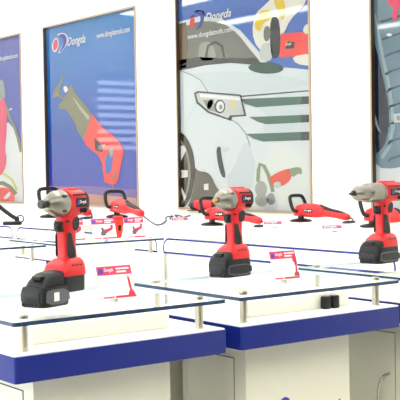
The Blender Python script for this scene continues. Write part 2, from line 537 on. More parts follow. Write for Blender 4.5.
# printed outlines on the posters: name, ink, layer, points (position along the wall, height) in metres
ART = {
 1: [
  ('printed_backdrop_curve','white1',1,[(9.316,1.441),(9.339,0.912),(11.615,0.872),(11.578,1.494),(10.025,1.561),(9.723,1.693),(9.612,1.728),(9.506,1.664),(9.405,1.542)]),
  ('printed_hose','olive',3,[(9.698,1.898),(9.615,1.783),(9.512,1.679),(9.433,1.559),(9.377,1.42),(9.319,1.425),(9.376,1.564),(9.456,1.687),(9.559,1.791),(9.64,1.904)]),
  ('printed_tool_tip','grey3',2,[(9.803,2.136),(9.734,2.162),(9.691,2.143),(9.672,2.082),(9.663,2.026),(9.666,1.976),(9.711,1.944),(9.801,1.929),(9.844,1.972),(9.839,2.073)]),
  ('printed_tool_body','pink',4,[(10.25,1.542),(10.123,1.694),(10.001,1.812),(9.882,1.898),(9.789,1.951),(9.721,1.972),(9.672,1.949),(9.643,1.882),(9.633,1.787),(9.645,1.662),(9.661,1.562),(9.681,1.488),(9.681,1.425),(9.661,1.374),(9.669,1.319),(9.705,1.259),(9.769,1.209),(9.861,1.169),(9.998,1.153),(10.185,1.164),(10.289,1.243),(10.306,1.391)]),
  ('printed_spark','white',4,[(9.579,1.841),(9.514,1.851),(9.524,1.863),(9.59,1.852)]),
  ('printed_guard_ring','yellow1',3,[(10.175,1.179),(9.947,1.219),(9.735,1.198),(9.571,1.141),(9.47,1.044),(9.428,1.054),(9.533,1.155),(9.714,1.219),(9.951,1.242),(10.193,1.201)]),
  ('printed_guard','olive1',4,[(10.126,1.066),(9.947,1.097),(9.762,1.098),(9.627,1.062),(9.505,0.996),(9.439,1.022),(9.57,1.093),(9.739,1.137),(9.961,1.137),(10.158,1.105)]),
  ('printed_lower_tool','red',5,[(10.206,0.999),(10.039,1.037),(9.9,1.061),(9.786,1.072),(9.692,1.07),(9.616,1.055),(9.557,1.033),(9.515,1.004),(9.501,0.969),(9.514,0.929),(9.705,0.906),(10.092,0.899),(10.294,0.916),(10.291,0.959)]),
  ('printed_tool_opening','white1',6,[(9.741,0.966),(9.707,0.986),(9.668,1.007),(9.623,1.028),(9.595,1.028),(9.585,1.008),(9.603,0.988),(9.647,0.967),(9.692,0.956),(9.736,0.956)]),
 ],
 2: [
  ('logo_outline','white',1,[(8.58,2.488),(8.537,2.495),(8.492,2.493),(8.444,2.48),(8.414,2.463),(8.4,2.439),(8.398,2.416),(8.408,2.393),(8.427,2.373),(8.456,2.354),(8.49,2.337),(8.531,2.321),(8.56,2.314),(8.577,2.316),(8.573,2.326),(8.547,2.346),(8.522,2.365),(8.498,2.385),(8.484,2.404),(8.481,2.423),(8.489,2.44),(8.508,2.455),(8.529,2.465),(8.552,2.471),(8.573,2.476),(8.592,2.482)]),
  ('logo_outline','white',1,[(8.567,2.386),(8.582,2.359),(8.606,2.34),(8.634,2.332),(8.661,2.336),(8.68,2.353),(8.69,2.378),(8.686,2.406),(8.671,2.433),(8.647,2.452),(8.619,2.46),(8.592,2.456),(8.573,2.439),(8.564,2.414)]),
  ('logo_swoosh','navy',3,[(8.554,2.477),(8.519,2.484),(8.485,2.482),(8.454,2.472),(8.431,2.457),(8.419,2.436),(8.416,2.416),(8.424,2.395),(8.439,2.376),(8.461,2.359),(8.488,2.343),(8.518,2.329),(8.541,2.322),(8.554,2.324),(8.549,2.333),(8.526,2.35),(8.507,2.368),(8.491,2.385),(8.481,2.403),(8.479,2.42),(8.484,2.435),(8.496,2.448),(8.512,2.457),(8.532,2.462),(8.55,2.466),(8.565,2.471)]),
  ('logo_dot','logored',3,[(8.585,2.389),(8.596,2.367),(8.614,2.351),(8.634,2.344),(8.653,2.347),(8.666,2.36),(8.672,2.38),(8.668,2.403),(8.657,2.425),(8.639,2.441),(8.619,2.448),(8.6,2.445),(8.587,2.432),(8.581,2.412)]),
  ('printed_ground','ground2',1,[(8.86,1.043),(7.327,1.005),(7.315,0.931),(8.865,0.925)]),
  ('printed_ground_haze','haze2',2,[(8.858,1.091),(8.058,1.094),(7.325,1.063),(7.328,0.997),(8.061,1.023),(8.86,1.034)]),
  ('printed_blade','olive',2,[(8.49,2.115),(8.553,2.049),(8.639,2.),(8.703,1.92),(8.681,1.908),(8.599,1.923),(8.487,1.87),(8.468,1.887),(8.567,1.949),(8.546,2.002),(8.467,2.104)]),
  ('printed_saw_nose','olive',3,[(8.505,1.881),(8.59,1.84),(8.582,1.807),(8.454,1.786),(8.366,1.727),(8.298,1.652),(8.248,1.578),(8.163,1.504),(8.078,1.475),(7.985,1.709),(8.117,1.821),(8.252,1.91),(8.295,1.94),(8.32,1.986),(8.355,2.01),(8.391,2.),(8.43,1.94)]),
  ('printed_blade_clamp','white',4,[(8.486,2.002),(8.459,2.006),(8.434,1.998),(8.412,1.976),(8.418,1.958),(8.45,1.944),(8.475,1.953),(8.492,1.984)]),
  ('printed_nose_highlight','olivelight',4,[(8.341,1.907),(8.289,1.876),(8.153,1.779),(8.036,1.702),(8.071,1.678),(8.205,1.773)]),
  ('printed_saw_body','red',4,[(7.993,1.727),(7.904,1.653),(7.791,1.583),(7.633,1.513),(7.549,1.455),(7.497,1.387),(7.522,1.332),(7.556,1.248),(7.59,1.155),(7.631,1.112),(7.727,1.108),(7.816,1.125),(7.837,1.216),(7.85,1.294),(7.914,1.365),(8.029,1.416),(8.113,1.458),(8.154,1.512)]),
  ('printed_handle_opening','blue2',5,[(7.779,1.35),(7.737,1.392),(7.704,1.411),(7.678,1.409),(7.669,1.385),(7.675,1.34),(7.683,1.292),(7.693,1.241),(7.722,1.211),(7.772,1.203),(7.798,1.231),(7.799,1.296)]),
  ('printed_trigger','olivelight',6,[(7.71,1.414),(7.682,1.415),(7.667,1.402),(7.665,1.374),(7.678,1.354),(7.705,1.342),(7.721,1.355),(7.723,1.394)]),
  ('printed_badge','black',6,[(7.97,1.514),(7.848,1.451),(7.831,1.387),(7.954,1.41)]),
  ('printed_cable','olive',3,[(7.699,1.129),(7.692,1.086),(7.691,1.035),(7.666,1.036),(7.667,1.087),(7.674,1.13)]),
  ('printed_grip_pad','olive',6,[(7.658,1.196),(7.622,1.208),(7.611,1.202),(7.623,1.176),(7.645,1.161),(7.677,1.157),(7.689,1.164),(7.681,1.181)]),
 ],
 3: [
  ('printed_sky','sky3',1,[(6.689,2.562),(5.177,2.354),(5.186,1.878),(5.611,1.941),(5.77,2.09),(5.935,2.228),(6.142,2.333),(6.41,2.388),(6.694,2.376)]),
  ('printed_windshield','glass3',2,[(6.623,2.33),(6.48,2.346),(6.342,2.343),(6.208,2.321),(6.096,2.283),(6.004,2.229),(5.925,2.17),(5.859,2.106),(5.793,2.047),(5.728,1.993),(5.756,1.976),(5.878,1.996),(6.012,2.009),(6.159,2.014),(6.348,2.016),(6.582,2.014),(6.702,2.09),(6.698,2.245)]),
  ('printed_dashboard','seat3d',3,[(6.702,2.082),(6.418,2.079),(6.114,2.043),(5.772,2.012),(5.686,1.962),(6.056,2.009),(6.357,2.021),(6.704,2.012)]),
  ('printed_steering','seat3d',4,[(6.33,2.069),(6.305,2.147),(6.23,2.165),(6.158,2.132),(6.138,2.052),(6.112,2.052),(6.136,2.138),(6.23,2.181),(6.328,2.157),(6.356,2.075)]),
  ('printed_seat','seat3',3,[(6.406,2.182),(6.362,2.188),(6.318,2.184),(6.276,2.168),(6.243,2.13),(6.221,2.068),(6.267,2.041),(6.384,2.048),(6.44,2.083),(6.432,2.147)]),
  ('printed_windshield_edge','darkgrey',4,[(6.702,1.998),(6.356,2.011),(6.056,2.003),(5.697,1.954),(5.696,1.965),(6.056,2.015),(6.358,2.023),(6.706,2.011)]),
  ('printed_pillar','white3',4,[(5.973,2.217),(5.84,2.103),(5.743,2.016),(5.659,1.925),(5.628,1.935),(5.713,2.028),(5.81,2.116),(5.943,2.23)]),
  ('printed_hood_crease','grey3',2,[(6.706,1.994),(6.55,1.958),(6.426,1.904),(6.329,1.807),(6.321,1.809),(6.419,1.907),(6.546,1.964),(6.703,2.)]),
  ('jamb_reflection','brown3',3,[(6.694,2.361),(6.589,2.364),(6.568,2.185),(6.599,2.011),(6.704,2.005)]),  # painted reflection of the dark frame jamb, not part of the print
  ('printed_mirror_line','darkgrey',4,[(6.701,2.031),(6.544,2.048),(6.381,2.041),(6.381,2.05),(6.547,2.057),(6.706,2.04)]),
  ('printed_fender_line','shade3b',2,[(6.456,1.757),(6.561,1.656),(6.642,1.567),(6.633,1.564),(6.552,1.653),(6.447,1.754)]),
  ('printed_bumper_shade','shade3b',1,[(5.875,1.415),(5.853,1.379),(5.826,1.335),(5.794,1.285),(5.79,1.213),(5.814,1.12),(5.86,1.063),(5.929,1.04),(5.997,1.04),(6.067,1.061),(6.107,1.097),(6.118,1.149),(6.099,1.19),(6.051,1.219),(6.01,1.266),(5.973,1.331),(5.938,1.381),(5.903,1.416)]),
  ('printed_hood_shade','shade3',1,[(6.443,1.96),(6.143,1.95),(5.816,1.916),(5.468,1.861),(5.28,1.819),(5.231,1.788),(5.381,1.77),(5.75,1.764),(6.032,1.774),(6.209,1.8),(6.331,1.837),(6.392,1.882),(6.466,1.92),(6.555,1.95)]),
  ('printed_sanded_spot','green',5,[(5.47,1.911),(5.478,1.901),(5.5,1.894),(5.535,1.889),(5.579,1.888),(5.63,1.89),(5.684,1.895),(5.735,1.904),(5.781,1.915),(5.816,1.927),(5.838,1.94),(5.845,1.952),(5.837,1.962),(5.813,1.97),(5.776,1.974),(5.73,1.975),(5.678,1.973),(5.624,1.967),(5.574,1.958),(5.531,1.947),(5.497,1.935),(5.477,1.923)]),
  ('printed_grille_line','darkgrey',3,[(5.957,1.746),(5.562,1.742),(5.188,1.738),(5.189,1.746),(5.562,1.751),(5.958,1.755)]),
  ('printed_grille_slot','green2',3,[(5.947,1.732),(5.891,1.693),(5.769,1.662),(5.19,1.655),(5.189,1.705)]),
  ('printed_grille_end','darkgrey',4,[(5.298,1.657),(5.19,1.655),(5.189,1.705),(5.297,1.708)]),
  ('printed_grille_slot','green2',3,[(5.848,1.597),(5.749,1.557),(5.662,1.537),(5.192,1.532),(5.191,1.582)]),
  ('printed_grille_end','darkgrey',4,[(5.3,1.533),(5.192,1.532),(5.191,1.582),(5.299,1.584)]),
  ('printed_grille_slot','green2',3,[(5.884,1.477),(5.796,1.438),(5.698,1.417),(5.194,1.412),(5.193,1.469)]),
  ('printed_grille_end','darkgrey',4,[(5.303,1.412),(5.194,1.412),(5.193,1.469),(5.301,1.469)]),
  ('printed_grille_shade','shade3',2,[(5.747,1.663),(5.19,1.652),(5.191,1.586),(5.64,1.587)]),
  ('printed_grille_shade','shade3',2,[(5.706,1.534),(5.192,1.526),(5.193,1.472),(5.675,1.469)]),
  ('printed_headlight_edge','darkgrey',3,[(6.501,1.812),(6.456,1.824),(5.934,1.763),(5.881,1.606),(6.042,1.607),(6.054,1.578),(6.329,1.651),(6.474,1.734)]),
  ('printed_headlight','lamp3',4,[(6.476,1.803),(6.438,1.811),(5.946,1.752),(5.904,1.617),(6.065,1.619),(6.089,1.599),(6.316,1.663),(6.448,1.74)]),
  ('printed_headlight_brow','white',5,[(6.425,1.802),(5.952,1.746),(5.944,1.721),(6.426,1.777)]),
  ('printed_headlight_shade','grey3',5,[(6.389,1.752),(6.253,1.744),(6.231,1.653),(6.329,1.673)]),
  ('printed_headlight_ring','darkgrey',6,[(6.118,1.688),(6.122,1.671),(6.133,1.656),(6.151,1.646),(6.172,1.641),(6.194,1.642),(6.216,1.649),(6.233,1.661),(6.244,1.677),(6.247,1.695),(6.243,1.712),(6.231,1.726),(6.213,1.737),(6.192,1.741),(6.17,1.74),(6.149,1.733),(6.132,1.72),(6.121,1.705)]),
  ('printed_headlight_lens','white',7,[(6.128,1.688),(6.132,1.673),(6.143,1.661),(6.159,1.654),(6.177,1.652),(6.195,1.655),(6.211,1.665),(6.221,1.678),(6.224,1.693),(6.22,1.708),(6.209,1.72),(6.193,1.728),(6.175,1.73),(6.157,1.726),(6.142,1.716),(6.132,1.703)]),
  ('printed_headlight_bulb','grey3',8,[(6.149,1.685),(6.152,1.676),(6.16,1.669),(6.171,1.667),(6.181,1.671),(6.189,1.678),(6.192,1.688),(6.189,1.697),(6.181,1.704),(6.17,1.706),(6.159,1.703),(6.151,1.695)]),
  ('printed_headlight_ring','grey3',5,[(6.273,1.708),(6.285,1.694),(6.301,1.685),(6.318,1.682),(6.331,1.685),(6.339,1.695),(6.339,1.709),(6.333,1.725),(6.32,1.739),(6.304,1.748),(6.288,1.752),(6.275,1.748),(6.267,1.738),(6.267,1.724)]),
  ('printed_indicator','amber',5,[(6.,1.696),(6.005,1.68),(6.015,1.669),(6.029,1.665),(6.043,1.67),(6.053,1.682),(6.056,1.699),(6.052,1.714),(6.042,1.726),(6.027,1.729),(6.014,1.724),(6.004,1.712)]),
  ('printed_bumper_line','grey3',3,[(6.08,1.598),(5.977,1.55),(5.889,1.475),(5.846,1.388),(5.837,1.39),(5.88,1.478),(5.97,1.555),(6.074,1.603)]),
  ('printed_tyre','tyre',4,[(6.743,1.601),(6.723,1.529),(6.694,1.522),(6.666,1.512),(6.639,1.498),(6.615,1.48),(6.592,1.459),(6.571,1.435),(6.553,1.408),(6.537,1.379),(6.524,1.347),(6.515,1.314),(6.508,1.28),(6.505,1.245),(6.505,1.21),(6.508,1.174),(6.514,1.139),(6.523,1.105),(6.536,1.073),(6.551,1.042),(6.569,1.014),(6.59,0.988),(6.612,0.965),(6.637,0.945),(6.663,0.928),(6.691,0.916),(6.72,0.907),(6.749,0.902),(6.763,0.902)]),
  ('printed_rim','rim3',5,[(6.746,1.484),(6.739,1.475),(6.713,1.471),(6.687,1.46),(6.662,1.446),(6.64,1.426),(6.62,1.402),(6.602,1.374),(6.587,1.343),(6.576,1.31),(6.568,1.274),(6.564,1.238),(6.563,1.2),(6.566,1.162),(6.572,1.125),(6.582,1.09),(6.595,1.056),(6.612,1.026),(6.631,0.998),(6.652,0.974),(6.676,0.955),(6.702,0.94),(6.728,0.93),(6.755,0.926),(6.762,0.925)]),
  ('printed_rim_well','tyre',6,[(6.747,1.452),(6.741,1.452),(6.716,1.447),(6.692,1.436),(6.67,1.42),(6.649,1.399),(6.632,1.373),(6.617,1.343),(6.605,1.31),(6.597,1.275),(6.592,1.238),(6.591,1.2),(6.594,1.162),(6.601,1.125),(6.611,1.09),(6.625,1.057),(6.641,1.027),(6.661,1.002),(6.682,0.981),(6.706,0.965),(6.73,0.954),(6.755,0.949),(6.761,0.949)]),
  ('printed_spoke','white',7,[(6.735,1.413),(6.635,1.41),(6.61,1.379),(6.711,1.295),(6.738,1.28)]),
  ('printed_spoke','white',7,[(6.74,1.224),(6.595,1.22),(6.596,1.169),(6.742,1.162)]),
  ('printed_spoke','white',7,[(6.743,1.122),(6.704,1.091),(6.62,1.014),(6.647,0.982),(6.745,1.052)]),
  ('printed_spoke','white',7,[(6.733,1.475),(6.686,1.466),(6.721,1.428),(6.735,1.413)]),
  ('printed_hub','rim3',8,[(6.674,1.193),(6.68,1.173),(6.695,1.156),(6.717,1.147),(6.741,1.147),(6.762,1.156),(6.777,1.173),(6.781,1.193),(6.775,1.214),(6.76,1.23),(6.738,1.239),(6.714,1.239),(6.693,1.23),(6.679,1.213)]),
  ('printed_lower_bumper','bump3',3,[(6.504,1.244),(6.479,1.224),(6.438,1.212),(6.381,1.208),(6.338,1.197),(6.308,1.178),(6.284,1.153),(6.266,1.123),(6.239,1.093),(6.204,1.064),(6.171,1.04),(6.142,1.021),(6.14,0.99),(6.165,0.945),(6.286,0.92),(6.513,0.915),(6.609,0.942),(6.568,1.001),(6.538,1.055),(6.517,1.105),(6.509,1.161),(6.514,1.223)]),
  ('printed_plate','white',4,[(6.393,1.115),(6.337,1.119),(6.338,1.07),(6.394,1.07)]),
  ('printed_vent','darkgrey',3,[(6.224,1.388),(6.197,1.395),(6.182,1.383),(6.18,1.354),(6.173,1.32),(6.162,1.283),(6.148,1.238),(6.132,1.186),(6.137,1.162),(6.164,1.166),(6.188,1.194),(6.211,1.246),(6.226,1.3),(6.234,1.357)]),
  ('printed_vent_recess','shade3',2,[(6.145,1.39),(6.08,1.388),(6.071,1.375),(6.119,1.35),(6.152,1.351),(6.169,1.377)]),
  ('printed_glove','glove',6,[(5.792,2.23),(5.774,2.292),(5.734,2.336),(5.674,2.363),(5.623,2.388),(5.58,2.41),(5.47,2.408),(5.298,2.384),(5.225,2.358),(5.245,2.327),(5.29,2.293),(5.361,2.255),(5.413,2.213),(5.444,2.17),(5.489,2.14),(5.546,2.126),(5.592,2.099),(5.624,2.061),(5.668,2.051),(5.721,2.071),(5.761,2.11),(5.788,2.169)]),
  ('printed_glove_patch','yellow',7,[(5.766,2.255),(5.743,2.302),(5.705,2.329),(5.651,2.336),(5.608,2.329),(5.577,2.307),(5.572,2.288),(5.593,2.269),(5.62,2.259),(5.652,2.256),(5.68,2.236),(5.702,2.2),(5.729,2.195),(5.762,2.219)]),
  ('printed_glove_patch','yellow',7,[(5.54,2.404),(5.483,2.396),(5.45,2.368),(5.441,2.319),(5.444,2.279),(5.461,2.247),(5.481,2.249),(5.506,2.286),(5.532,2.331),(5.557,2.382)]),
  ('printed_polisher_head','darkgrey',8,[(5.58,2.275),(5.553,2.278),(5.53,2.269),(5.51,2.246),(5.498,2.186),(5.495,2.089),(5.506,2.027),(5.533,1.998),(5.557,1.987),(5.578,1.992),(5.593,2.027),(5.602,2.09),(5.604,2.16),(5.597,2.235)]),
  ('printed_polisher_disc','lamp3',8,[(5.685,2.1),(5.647,2.107),(5.615,2.102),(5.589,2.085),(5.577,2.053),(5.578,2.004),(5.607,1.979),(5.666,1.978),(5.704,1.988),(5.72,2.011),(5.722,2.041),(5.71,2.078)]),
  ('printed_polisher_neck','glass3',9,[(5.656,2.216),(5.629,2.223),(5.608,2.211),(5.593,2.178),(5.596,2.148),(5.618,2.123),(5.639,2.115),(5.66,2.124),(5.671,2.15),(5.67,2.191)]),
  ('printed_polisher_body','red',8,[(5.491,2.154),(5.181,2.133),(5.183,1.991),(5.341,1.986),(5.505,1.987)]),
  ('printed_badge','black',9,[(5.415,2.091),(5.349,2.081),(5.36,2.038),(5.452,2.044)]),
  ('printed_blur','glove',7,[(5.331,1.99),(5.232,1.99),(5.184,1.969),(5.185,1.926),(5.224,1.911),(5.303,1.925),(5.352,1.946),(5.372,1.975)]),
  ('printed_hand_blur','glove',9,[(5.261,2.162),(5.246,2.18),(5.223,2.188),(5.194,2.184),(5.18,2.166),(5.181,2.133),(5.198,2.118),(5.232,2.122),(5.254,2.131),(5.264,2.146)]),
  ('printed_glow','white3',2,[(5.208,1.172),(5.217,1.124),(5.239,1.078),(5.275,1.038),(5.323,1.004),(5.379,0.981),(5.441,0.968),(5.506,0.966),(5.57,0.977),(5.629,1.),(5.678,1.033),(5.716,1.075),(5.739,1.123),(5.747,1.174),(5.737,1.225),(5.712,1.272),(5.672,1.314),(5.621,1.346),(5.562,1.368),(5.498,1.379),(5.433,1.377),(5.372,1.364),(5.316,1.339),(5.27,1.306),(5.236,1.266),(5.215,1.22)]),
  ('printed_grinder_loop','green3',4,[(5.739,1.131),(5.731,1.215),(5.722,1.248),(5.706,1.236),(5.667,1.183),(5.636,1.114),(5.617,1.058),(5.579,1.064),(5.599,1.121),(5.63,1.192),(5.675,1.252),(5.745,1.269),(5.771,1.218),(5.778,1.132)]),
  ('printed_grinder_head','grey4',3,[(5.662,1.082),(5.667,1.06),(5.681,1.042),(5.703,1.029),(5.728,1.025),(5.753,1.029),(5.774,1.041),(5.788,1.059),(5.793,1.081),(5.787,1.103),(5.772,1.121),(5.751,1.134),(5.726,1.138),(5.7,1.134),(5.68,1.122),(5.666,1.103)]),
  ('printed_grinder_cup','grey4',4,[(5.652,1.004),(5.658,0.987),(5.674,0.972),(5.697,0.961),(5.724,0.957),(5.751,0.96),(5.774,0.97),(5.789,0.985),(5.795,1.002),(5.789,1.02),(5.773,1.035),(5.749,1.046),(5.722,1.05),(5.695,1.046),(5.672,1.036),(5.657,1.022)]),
  ('printed_grinder_cup','grey3',4,[(5.575,1.012),(5.579,0.996),(5.589,0.983),(5.604,0.973),(5.621,0.97),(5.638,0.973),(5.653,0.982),(5.662,0.995),(5.665,1.011),(5.662,1.028),(5.651,1.041),(5.636,1.051),(5.619,1.054),(5.602,1.051),(5.588,1.042),(5.579,1.028)]),
  ('printed_grinder_pad','shade3',3,[(5.547,0.971),(5.554,0.95),(5.572,0.931),(5.6,0.918),(5.633,0.913),(5.666,0.917),(5.694,0.928),(5.712,0.946),(5.718,0.968),(5.711,0.99),(5.692,1.008),(5.664,1.021),(5.631,1.026),(5.598,1.022),(5.571,1.01),(5.553,0.992)]),
  ('printed_grinder_body','orange',5,[(5.62,1.168),(5.582,1.185),(5.532,1.202),(5.469,1.217),(5.43,1.223),(5.415,1.221),(5.405,1.207),(5.4,1.179),(5.411,1.154),(5.437,1.13),(5.471,1.112),(5.513,1.102),(5.552,1.096),(5.589,1.096),(5.615,1.112),(5.631,1.143)]),
  ('printed_grinder_tail','green3',6,[(5.407,1.226),(5.366,1.231),(5.333,1.232),(5.309,1.228),(5.296,1.214),(5.297,1.191),(5.304,1.182),(5.319,1.189),(5.345,1.184),(5.38,1.167),(5.405,1.175),(5.42,1.208)]),
  ('printed_grinder_strap','lamp3',6,[(5.578,1.128),(5.541,1.135),(5.517,1.128),(5.507,1.107),(5.521,1.093),(5.558,1.086),(5.581,1.093),(5.591,1.114)]),
  ('logo_outline','white',1,[(6.478,2.431),(6.447,2.438),(6.414,2.436),(6.38,2.425),(6.357,2.409),(6.348,2.389),(6.346,2.369),(6.353,2.349),(6.367,2.331),(6.387,2.314),(6.412,2.299),(6.441,2.286),(6.462,2.28),(6.475,2.281),(6.472,2.29),(6.453,2.307),(6.435,2.324),(6.418,2.341),(6.408,2.358),(6.406,2.374),(6.412,2.389),(6.425,2.402),(6.441,2.411),(6.457,2.416),(6.473,2.421),(6.486,2.425)]),
  ('logo_outline','white',1,[(6.468,2.342),(6.479,2.319),(6.496,2.302),(6.516,2.295),(6.535,2.299),(6.549,2.313),(6.556,2.334),(6.554,2.36),(6.543,2.383),(6.526,2.4),(6.505,2.407),(6.487,2.403),(6.472,2.389),(6.466,2.367)]),
  ('logo_swoosh','navy',3,[(6.459,2.421),(6.434,2.428),(6.409,2.426),(6.386,2.418),(6.37,2.405),(6.361,2.386),(6.359,2.368),(6.364,2.35),(6.375,2.334),(6.391,2.319),(6.41,2.305),(6.433,2.292),(6.448,2.287),(6.458,2.288),(6.455,2.296),(6.438,2.311),(6.424,2.326),(6.413,2.342),(6.406,2.357),(6.404,2.372),(6.408,2.385),(6.417,2.396),(6.429,2.404),(6.443,2.408),(6.456,2.412),(6.466,2.416)]),
  ('logo_dot','logored',3,[(6.481,2.345),(6.489,2.326),(6.501,2.312),(6.516,2.305),(6.529,2.308),(6.539,2.319),(6.543,2.337),(6.541,2.357),(6.533,2.376),(6.52,2.39),(6.505,2.396),(6.492,2.393),(6.482,2.382),(6.478,2.365)]),
 ],
 4: [
  ('printed_tyre','tyre4',1,[(4.639,2.516),(4.165,2.473),(4.094,2.194),(4.068,1.843),(4.101,1.554),(4.179,1.334),(4.273,1.252),(4.4,1.224),(4.498,1.215),(4.574,1.219),(4.615,1.245),(4.657,1.283)]),
  ('printed_wheel_well','dark4',2,[(4.639,2.071),(4.611,1.984),(4.582,1.893),(4.554,1.798),(4.532,1.714),(4.514,1.642),(4.505,1.574),(4.504,1.51),(4.51,1.453),(4.523,1.404),(4.542,1.366),(4.567,1.339),(4.591,1.321),(4.612,1.312),(4.632,1.392),(4.651,1.562),(4.659,1.764),(4.655,1.998)]),
  ('printed_rim_edge','tyre4b',3,[(4.633,2.178),(4.577,1.961),(4.521,1.759),(4.487,1.574),(4.484,1.465),(4.514,1.358),(4.576,1.287),(4.552,1.275),(4.487,1.35),(4.456,1.462),(4.459,1.574),(4.493,1.761),(4.549,1.963),(4.604,2.179)]),
  ('printed_tread_groove','dark4b',3,[(4.562,2.116),(4.483,2.125),(4.386,2.138),(4.26,2.146),(4.138,2.142),(4.14,2.154),(4.263,2.158),(4.39,2.15),(4.488,2.138),(4.567,2.129)]),
  ('printed_tread_groove','dark4b',3,[(4.55,2.007),(4.484,2.019),(4.387,2.032),(4.261,2.042),(4.14,2.04),(4.141,2.052),(4.264,2.054),(4.391,2.044),(4.49,2.031),(4.556,2.019)]),
  ('printed_tread_groove','dark4b',3,[(4.537,1.899),(4.486,1.912),(4.389,1.927),(4.263,1.938),(4.141,1.938),(4.143,1.949),(4.266,1.95),(4.393,1.939),(4.491,1.924),(4.544,1.91)]),
  ('printed_tread_groove','dark4b',3,[(4.525,1.79),(4.487,1.805),(4.39,1.821),(4.264,1.834),(4.142,1.835),(4.144,1.847),(4.267,1.846),(4.394,1.833),(4.493,1.817),(4.534,1.801)]),
  ('printed_tread_groove','dark4b',3,[(4.512,1.682),(4.488,1.698),(4.391,1.715),(4.266,1.73),(4.143,1.733),(4.145,1.744),(4.268,1.742),(4.396,1.727),(4.495,1.71),(4.523,1.692)]),
  ('printed_tread_groove','dark4b',3,[(4.498,1.576),(4.489,1.591),(4.393,1.609),(4.267,1.626),(4.145,1.63),(4.146,1.642),(4.27,1.638),(4.397,1.621),(4.497,1.602),(4.513,1.582)]),
  ('printed_tread_groove','dark4b',3,[(4.5,1.468),(4.491,1.484),(4.394,1.503),(4.268,1.521),(4.146,1.527),(4.147,1.539),(4.271,1.533),(4.399,1.515),(4.498,1.495),(4.515,1.474)]),
  ('printed_tread_groove','dark4b',3,[(4.501,1.361),(4.492,1.376),(4.396,1.397),(4.269,1.417),(4.147,1.424),(4.149,1.436),(4.272,1.429),(4.4,1.409),(4.5,1.387),(4.516,1.367)]),
  ('printed_tread_groove','dark4b',3,[(4.503,1.253),(4.494,1.268),(4.397,1.291),(4.271,1.312),(4.148,1.321),(4.15,1.333),(4.274,1.324),(4.402,1.302),(4.501,1.279),(4.518,1.258)]),
  ('printed_spoke','glass4',3,[(4.628,1.532),(4.617,1.554),(4.587,1.468),(4.562,1.427),(4.595,1.456),(4.624,1.495)]),
  ('printed_lug','lamp3',4,[(4.461,1.549),(4.396,1.552),(4.397,1.497),(4.462,1.494)]),
  ('printed_lug','grey3',5,[(4.407,1.522),(4.409,1.514),(4.416,1.509),(4.425,1.507),(4.434,1.509),(4.44,1.516),(4.442,1.524),(4.44,1.531),(4.433,1.537),(4.424,1.539),(4.415,1.536),(4.409,1.53)]),
  ('printed_drill','pink',4,[(4.478,2.258),(4.417,2.25),(4.389,2.234),(4.393,2.211),(4.401,2.197),(4.413,2.192),(4.422,2.171),(4.426,2.132),(4.437,2.113),(4.453,2.115),(4.463,2.127),(4.467,2.149),(4.464,2.168),(4.456,2.186),(4.464,2.202),(4.488,2.217),(4.503,2.234),(4.506,2.253)]),
  ('printed_glint','white',4,[(4.511,2.044),(4.495,2.046),(4.481,2.042),(4.468,2.035),(4.473,2.029),(4.493,2.025),(4.508,2.029),(4.516,2.039)]),
 ],
}

# ------------------------------------------------------------------ wall posters
PRINT = {'white': (245, 247, 250), 'navy': (48, 52, 170), 'logored': (226, 52, 84), 'olive': (132, 132, 104), 'olivelight': (176, 180, 154),
         'red': (255, 66, 60), 'blue2': (62, 112, 205), 'black': (28, 26, 34), 'ground2': (216, 152, 132), 'haze2': (132, 104, 186),
         'sky2': (84, 146, 214), 'sky3': (66, 112, 200), 'glass3': (120, 122, 114), 'seat3': (160, 160, 150), 'darkgrey': (44, 50, 56), 'white3': (236, 242, 240),
         'grey3': (150, 158, 158), 'grey4': (176, 180, 172), 'shade3': (214, 228, 234), 'green': (30, 80, 64), 'green2': (64, 108, 92), 'lamp3': (206, 212, 208),
         'brown3': (112, 92, 68), 'shade3b': (216, 228, 234), 'seat3d': (58, 58, 52), 'amber': (226, 206, 140), 'tyre': (66, 58, 44), 'rim3': (150, 146, 132), 'bump3': (104, 96, 82), 'glove': (240, 238, 228), 'yellow': (240, 206, 60),
         'green3': (138, 160, 122), 'orange': (240, 84, 54), 'tyre4': (112, 142, 160), 'tyre4b': (152, 178, 190), 'dark4': (24, 36, 58), 'dark4b': (66, 90, 112),
         'glass4': (160, 176, 188), 'pink': (240, 62, 110), 'white1': (236, 240, 244), 'yellow1': (216, 208, 80), 'olive1': (132, 128, 84), 'sky1': (70, 100, 200)}
INK = 0.47         # darkens every ink to offset the strong light on the wall
for k, c in PRINT.items():
    M('ink_' + k, c, 0.03, spec=0.75, dim=INK)
def dimmed(c):
    return tuple(x * INK for x in srgb(*c)[:3]) + (1,)
def gradient_print(name, stops, axis=2, axis2=None):
    """printed background: a colour ramp across the sheet"""
    m = bpy.data.materials.new(name)
    m.use_nodes = True
    nt = m.node_tree
    b = nt.nodes['Principled BSDF']
    b.inputs['Roughness'].default_value = .03
    b.inputs['Specular IOR Level'].default_value = .75
    tc = nt.nodes.new('ShaderNodeTexCoord')
    sp = nt.nodes.new('ShaderNodeSeparateXYZ')
    rp = nt.nodes.new('ShaderNodeValToRGB')
    nt.links.new(tc.outputs['Generated'], sp.inputs[0])
    nt.links.new(sp.outputs[axis], rp.inputs[0])
    el = rp.color_ramp.elements
    el[0].position, el[0].color = stops[0][0], dimmed(stops[0][1])
    el[1].position, el[1].color = stops[-1][0], dimmed(stops[-1][1])
    for p, c in stops[1:-1]:
        e = el.new(p)
        e.color = dimmed(c)
    nt.links.new(rp.outputs[0], b.inputs['Base Color'])
    MATS[name] = m
gradient_print('sheet1', [(0, (60, 92, 196)), (1, (66, 84, 190))])
gradient_print('sheet2', [(0, (150, 110, 180)), (.09, (60, 74, 196)), (.4, (14, 82, 190)), (.75, (30, 118, 208)), (1, (60, 140, 216))])
